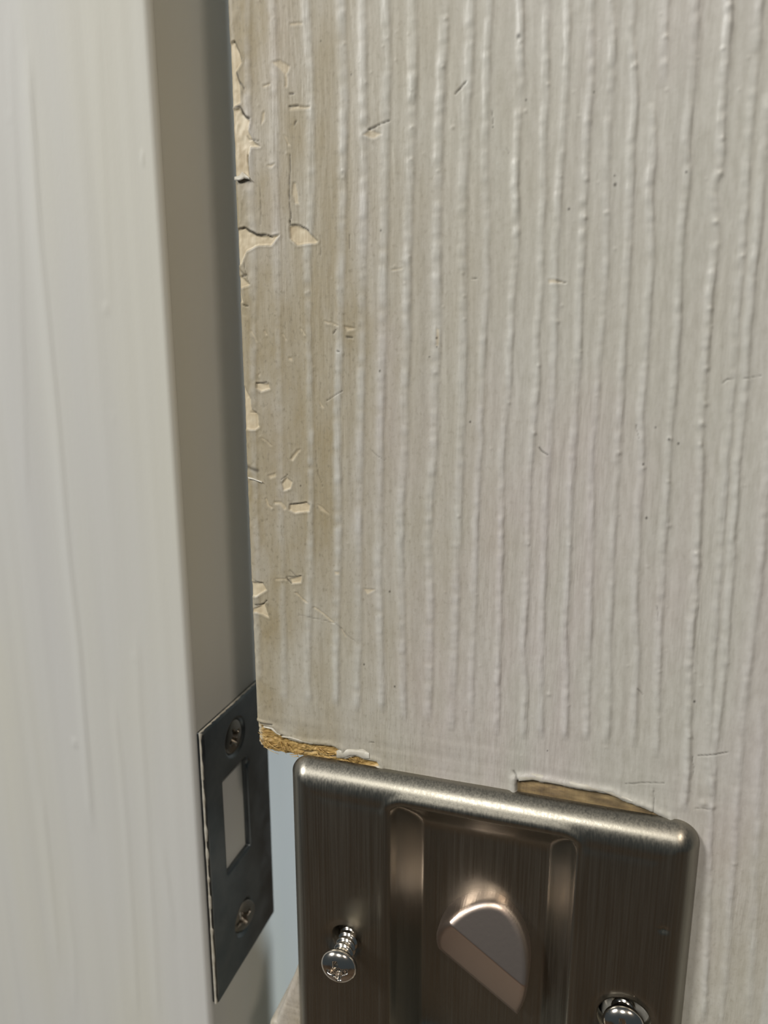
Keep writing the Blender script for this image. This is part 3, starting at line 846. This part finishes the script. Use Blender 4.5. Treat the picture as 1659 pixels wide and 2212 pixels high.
# ---------------------------------------------------------------- lock
lock = bpy.data.objects.new('pocket_door_lock', None); C.objects.link(lock)
PX0, PX1, PZ1, PZ0 = -41.4, 14.6, -56.5, -110.9
lock.location = ((PX0 + PX1) / 2 * MM, 0, PZ0 * MM)
tag(lock, 'brushed satin nickel flush pull lock with thumb turn, loose on the notched door', 'door lock')
PH = 2.7
FLR = 3.2                                   # depth of the cup floor behind the door face
holes = [onY(742, 2028, -PH)[[0, 2]], onY(1347, 2208, -PH)[[0, 2]]]
HRS = [2.0, 3.45]
RX0, RX1, RZ1, RZ0 = -26.0, 0.25, -59.9, -107.5
def pl_sdf(u, v):
    s = rrect(u, v, PX0, PX1, PZ0, PZ1, 3.0)
    for c, HR in zip(holes, HRS):
        s = np.maximum(s, -(np.hypot(u - c[0], v - c[1]) - HR))
    return s
def smin(a, b_, k):
    h = np.clip(.5 + .5 * (b_ - a) / k, 0, 1)
    return b_ * (1 - h) + a * h - k * h * (1 - h)
def pl_h(u, v):
    h = np.full(u.shape, PH)
    s = -rrect(u, v, PX0, PX1, PZ0, PZ1, 3.0)
    rad = 4.2
    q = np.clip(rad - s, 0, rad)
    h -= PH * .95 * (q / rad) ** 3.0
    # faint dishing of the pressed face
    h -= .05 * np.exp(-((s - 4.6) / .7) ** 2)
    dist = -rrect(u, v, RX0, RX1, RZ0, RZ1, 2.6)
    full = PH + FLR
    t = np.clip(RZ1 - v, 0, 99); tb = np.clip(v - RZ0, 0, 99)
    wl = np.clip(np.minimum(u - RX0, RX1 - u), 0, 99)
    wall = full * np.clip(wl / 4.05, 0, 3)
    rmp = full * np.clip(np.sin(np.clip(t / 7.5, 0, 1) * math.pi / 2) , 0, 1) + t * .02
    rmb = full * np.clip(np.sin(np.clip(tb / 7.5, 0, 1) * math.pi / 2), 0, 1) + tb * .02
    dep = smin(smin(wall, rmp, .5), smin(rmb, np.full(u.shape, full), .5), .5)
    lipk = 1.1
    lip = np.clip(dist / lipk, 0, 1)
    dep = np.maximum(dep, 0) * (lip * lip * (3 - 2 * lip))
    h -= dep
    # raised bead that frames the cup
    h += .16 * np.exp(-((dist + .55) / .55) ** 2)
    for c, HR in zip(holes, HRS):
        d = np.hypot(u - c[0], v - c[1])
        h -= .35 * np.exp(-((d - HR) / .8) ** 2)
    p = onY(1434, 2010, -PH)                       # small dent
    h -= .25 * np.exp(-((u - p[0]) ** 2 + ((v - p[2]) * 1.4) ** 2) / .25)
    return h
me, *_ = sheet('face_plate', np.arange(PX0 - .3, PX1 + .3, .16), np.arange(PZ0 - .3, PZ1 + .3, .2), pl_sdf, pl_h, -.05, lambda u, v, h: np.stack([u, -h, v], -1))
adopt(link('face_plate', me, M_nick), lock)

def box(name, lo, hi, m, bev=.4):
    import bmesh
    bm = bmesh.new(); bmesh.ops.create_cube(bm, size=1)
    for v in bm.verts:
        v.co = Vector([(lo[i] + hi[i]) / 2 + v.co[i] * (hi[i] - lo[i]) for i in range(3)]) * MM
    bmesh.ops.bevel(bm, geom=bm.edges[:], offset=bev * MM, segments=2, affect='EDGES')
    me = bpy.data.meshes.new(name); bm.to_mesh(me); bm.free()
    return link(name, me, m, None, False)
# latch case sitting in the notch behind the face plate
adopt(box('latch_case', (NX - 1.6, FLR + .6, NB + 1.2), (NX - .2, 31.0, NT - 1.2), M_case), lock)

# thumb turn: half-moon knob, its straight side chamfered
KT, KE = -1.3, 1.3                          # Y of the half-moon face and of the foot of the chamfer
out_px = [(946,2052),(939,2040),(940,2022),(947,2002),(957,1984),(968,1972),(985,1960),(1006,1950),(1030,1946),(1056,1947),(1080,1955),(1100,1970),(1118,1992),(1132,2018),(1141,2048),(1145,2080),(1143,2112),(1136,2150),(1128,2178),(1118,2196)]
low = np.array([onY(946, 2050, KE)[[0, 2]], onY(1117, 2195, KE)[[0, 2]]])
arc = np.array([onY(x, y, KE if (k < 2 or k > 17) else 1.0)[[0, 2]] for k, (x, y) in enumerate(out_px)])
tt = np.concatenate([[0], np.cumsum(np.hypot(*np.diff(arc, axis=0).T))]); ts = np.linspace(0, tt[-1], 70)
ax_, az_ = np.interp(ts, tt, arc[:, 0]), np.interp(ts, tt, arc[:, 1])
for _ in range(8):
    ax_[1:-1] = (ax_[:-2] + 2 * ax_[1:-1] + ax_[2:]) / 4; az_[1:-1] = (az_[:-2] + 2 * az_[1:-1] + az_[2:]) / 4
kout = np.stack([ax_, az_], -1)
ch = np.array([onY(963, 1990, KT)[[0, 2]], onY(1130, 2131, KT)[[0, 2]]])
cdir = (ch[1] - ch[0]) / np.linalg.norm(ch[1] - ch[0])
cn_ = np.array([cdir[1], -cdir[0]])
if cn_ @ (low.mean(0) - ch.mean(0)) < 0: cn_ = -cn_
reach = cn_ @ (low.mean(0) - ch.mean(0))
def kn_sdf(u, v):
    return poly_sd(u, v, kout)
def kn_h(u, v):
    dd = (u - ch[0, 0]) * cn_[0] + (v - ch[0, 1]) * cn_[1]
    top = np.maximum(-KT + dd * .42, -1.5)
    cham = -KT - dd * (KE - KT) / reach
    h = smin(top, cham, .12)
    s = np.maximum(-kn_sdf(u, v), 0)
    q = np.clip(1.0 - s, 0, 1.0)
    lowd = np.clip(((u - low[0, 0]) * -cn_[0] + (v - low[0, 1]) * -cn_[1]) / 1.2, 0, 1)
    k = .35 + .65 * lowd
    return h - (1.0 - np.sqrt(np.maximum(1 - q * q, 0))) * .95 * k
lo, hi = kout.min(0) - .3, kout.max(0) + .3
me, *_ = sheet('thumb_turn', np.arange(lo[0], hi[0], .11), np.arange(lo[1], hi[1], .11), kn_sdf, kn_h, -FLR - .1, lambda u, v, h: np.stack([u, -h, v], -1))
knob = adopt(link('thumb_turn', me, M_knob), lock)
knob['label'] = 'half-moon thumb turn set at a slant'

# mounting screws, backed half out
pan = head_obj('pan_head', 2.65, 1.5, 1.35, .2, M_screw, 1.0)
thr = thread_mesh('screw_thread', 1.25, .36, 1.05, 13.0)
def mount_screw(i, head_px, Yh, hole, label):
    hp = onY(head_px[0], head_px[1], Yh)
    tail = np.array([hole[0], FLR + 6, hole[1]])
    d = Vector(hp - tail).normalized()
    o = link('screw', pan if i == 0 else pan.copy(), M_screw if i == 0 else None)
    o.rotation_euler = d.to_track_quat('Z', 'Y').to_euler()
    o.location = Vector(hp) * MM
    bpy.context.view_layer.update()
    s = link('screw_shank', thr if i == 0 else thr.copy(), M_screw if i == 0 else None)
    s.parent = o
    s.location = (0, 0, -.3 * MM)
    adopt(o, lock)
    o['label'] = label
mount_screw(0, (733, 2084), -7.0, holes[0], 'bright screw backed out of the plate with its thread showing')
mount_screw(1, (1347, 2208), -2.9, holes[1], 'bright cross-head screw sitting loose in its hole')

# ---------------------------------------------------------------- floor
V = [(-1.2, -1.6, -1.0), (1.6, -1.6, -1.0), (1.6, 1.6, -1.0), (-1.2, 1.6, -1.0)]
me = bpy.data.meshes.new('floor'); me.from_pydata(V, [], [(0, 1, 2, 3)])
fl = link('floor', me, M_floor, None, False)
tag(fl, 'dark wooden floor under the door', 'floor', kind='structure')

# far wall of the room behind the door
V = [(-1.2, 1.5, -1.0), (1.6, 1.5, -1.0), (1.6, 1.5, 1.3), (-1.2, 1.5, 1.3)]
me = bpy.data.meshes.new('wall_back'); me.from_pydata(V, [], [(0, 1, 2, 3)])
wb = link('wall_back', me, M_jamb, None, False)
tag(wb, 'plain white wall of the room behind the door', 'wall', kind='structure')
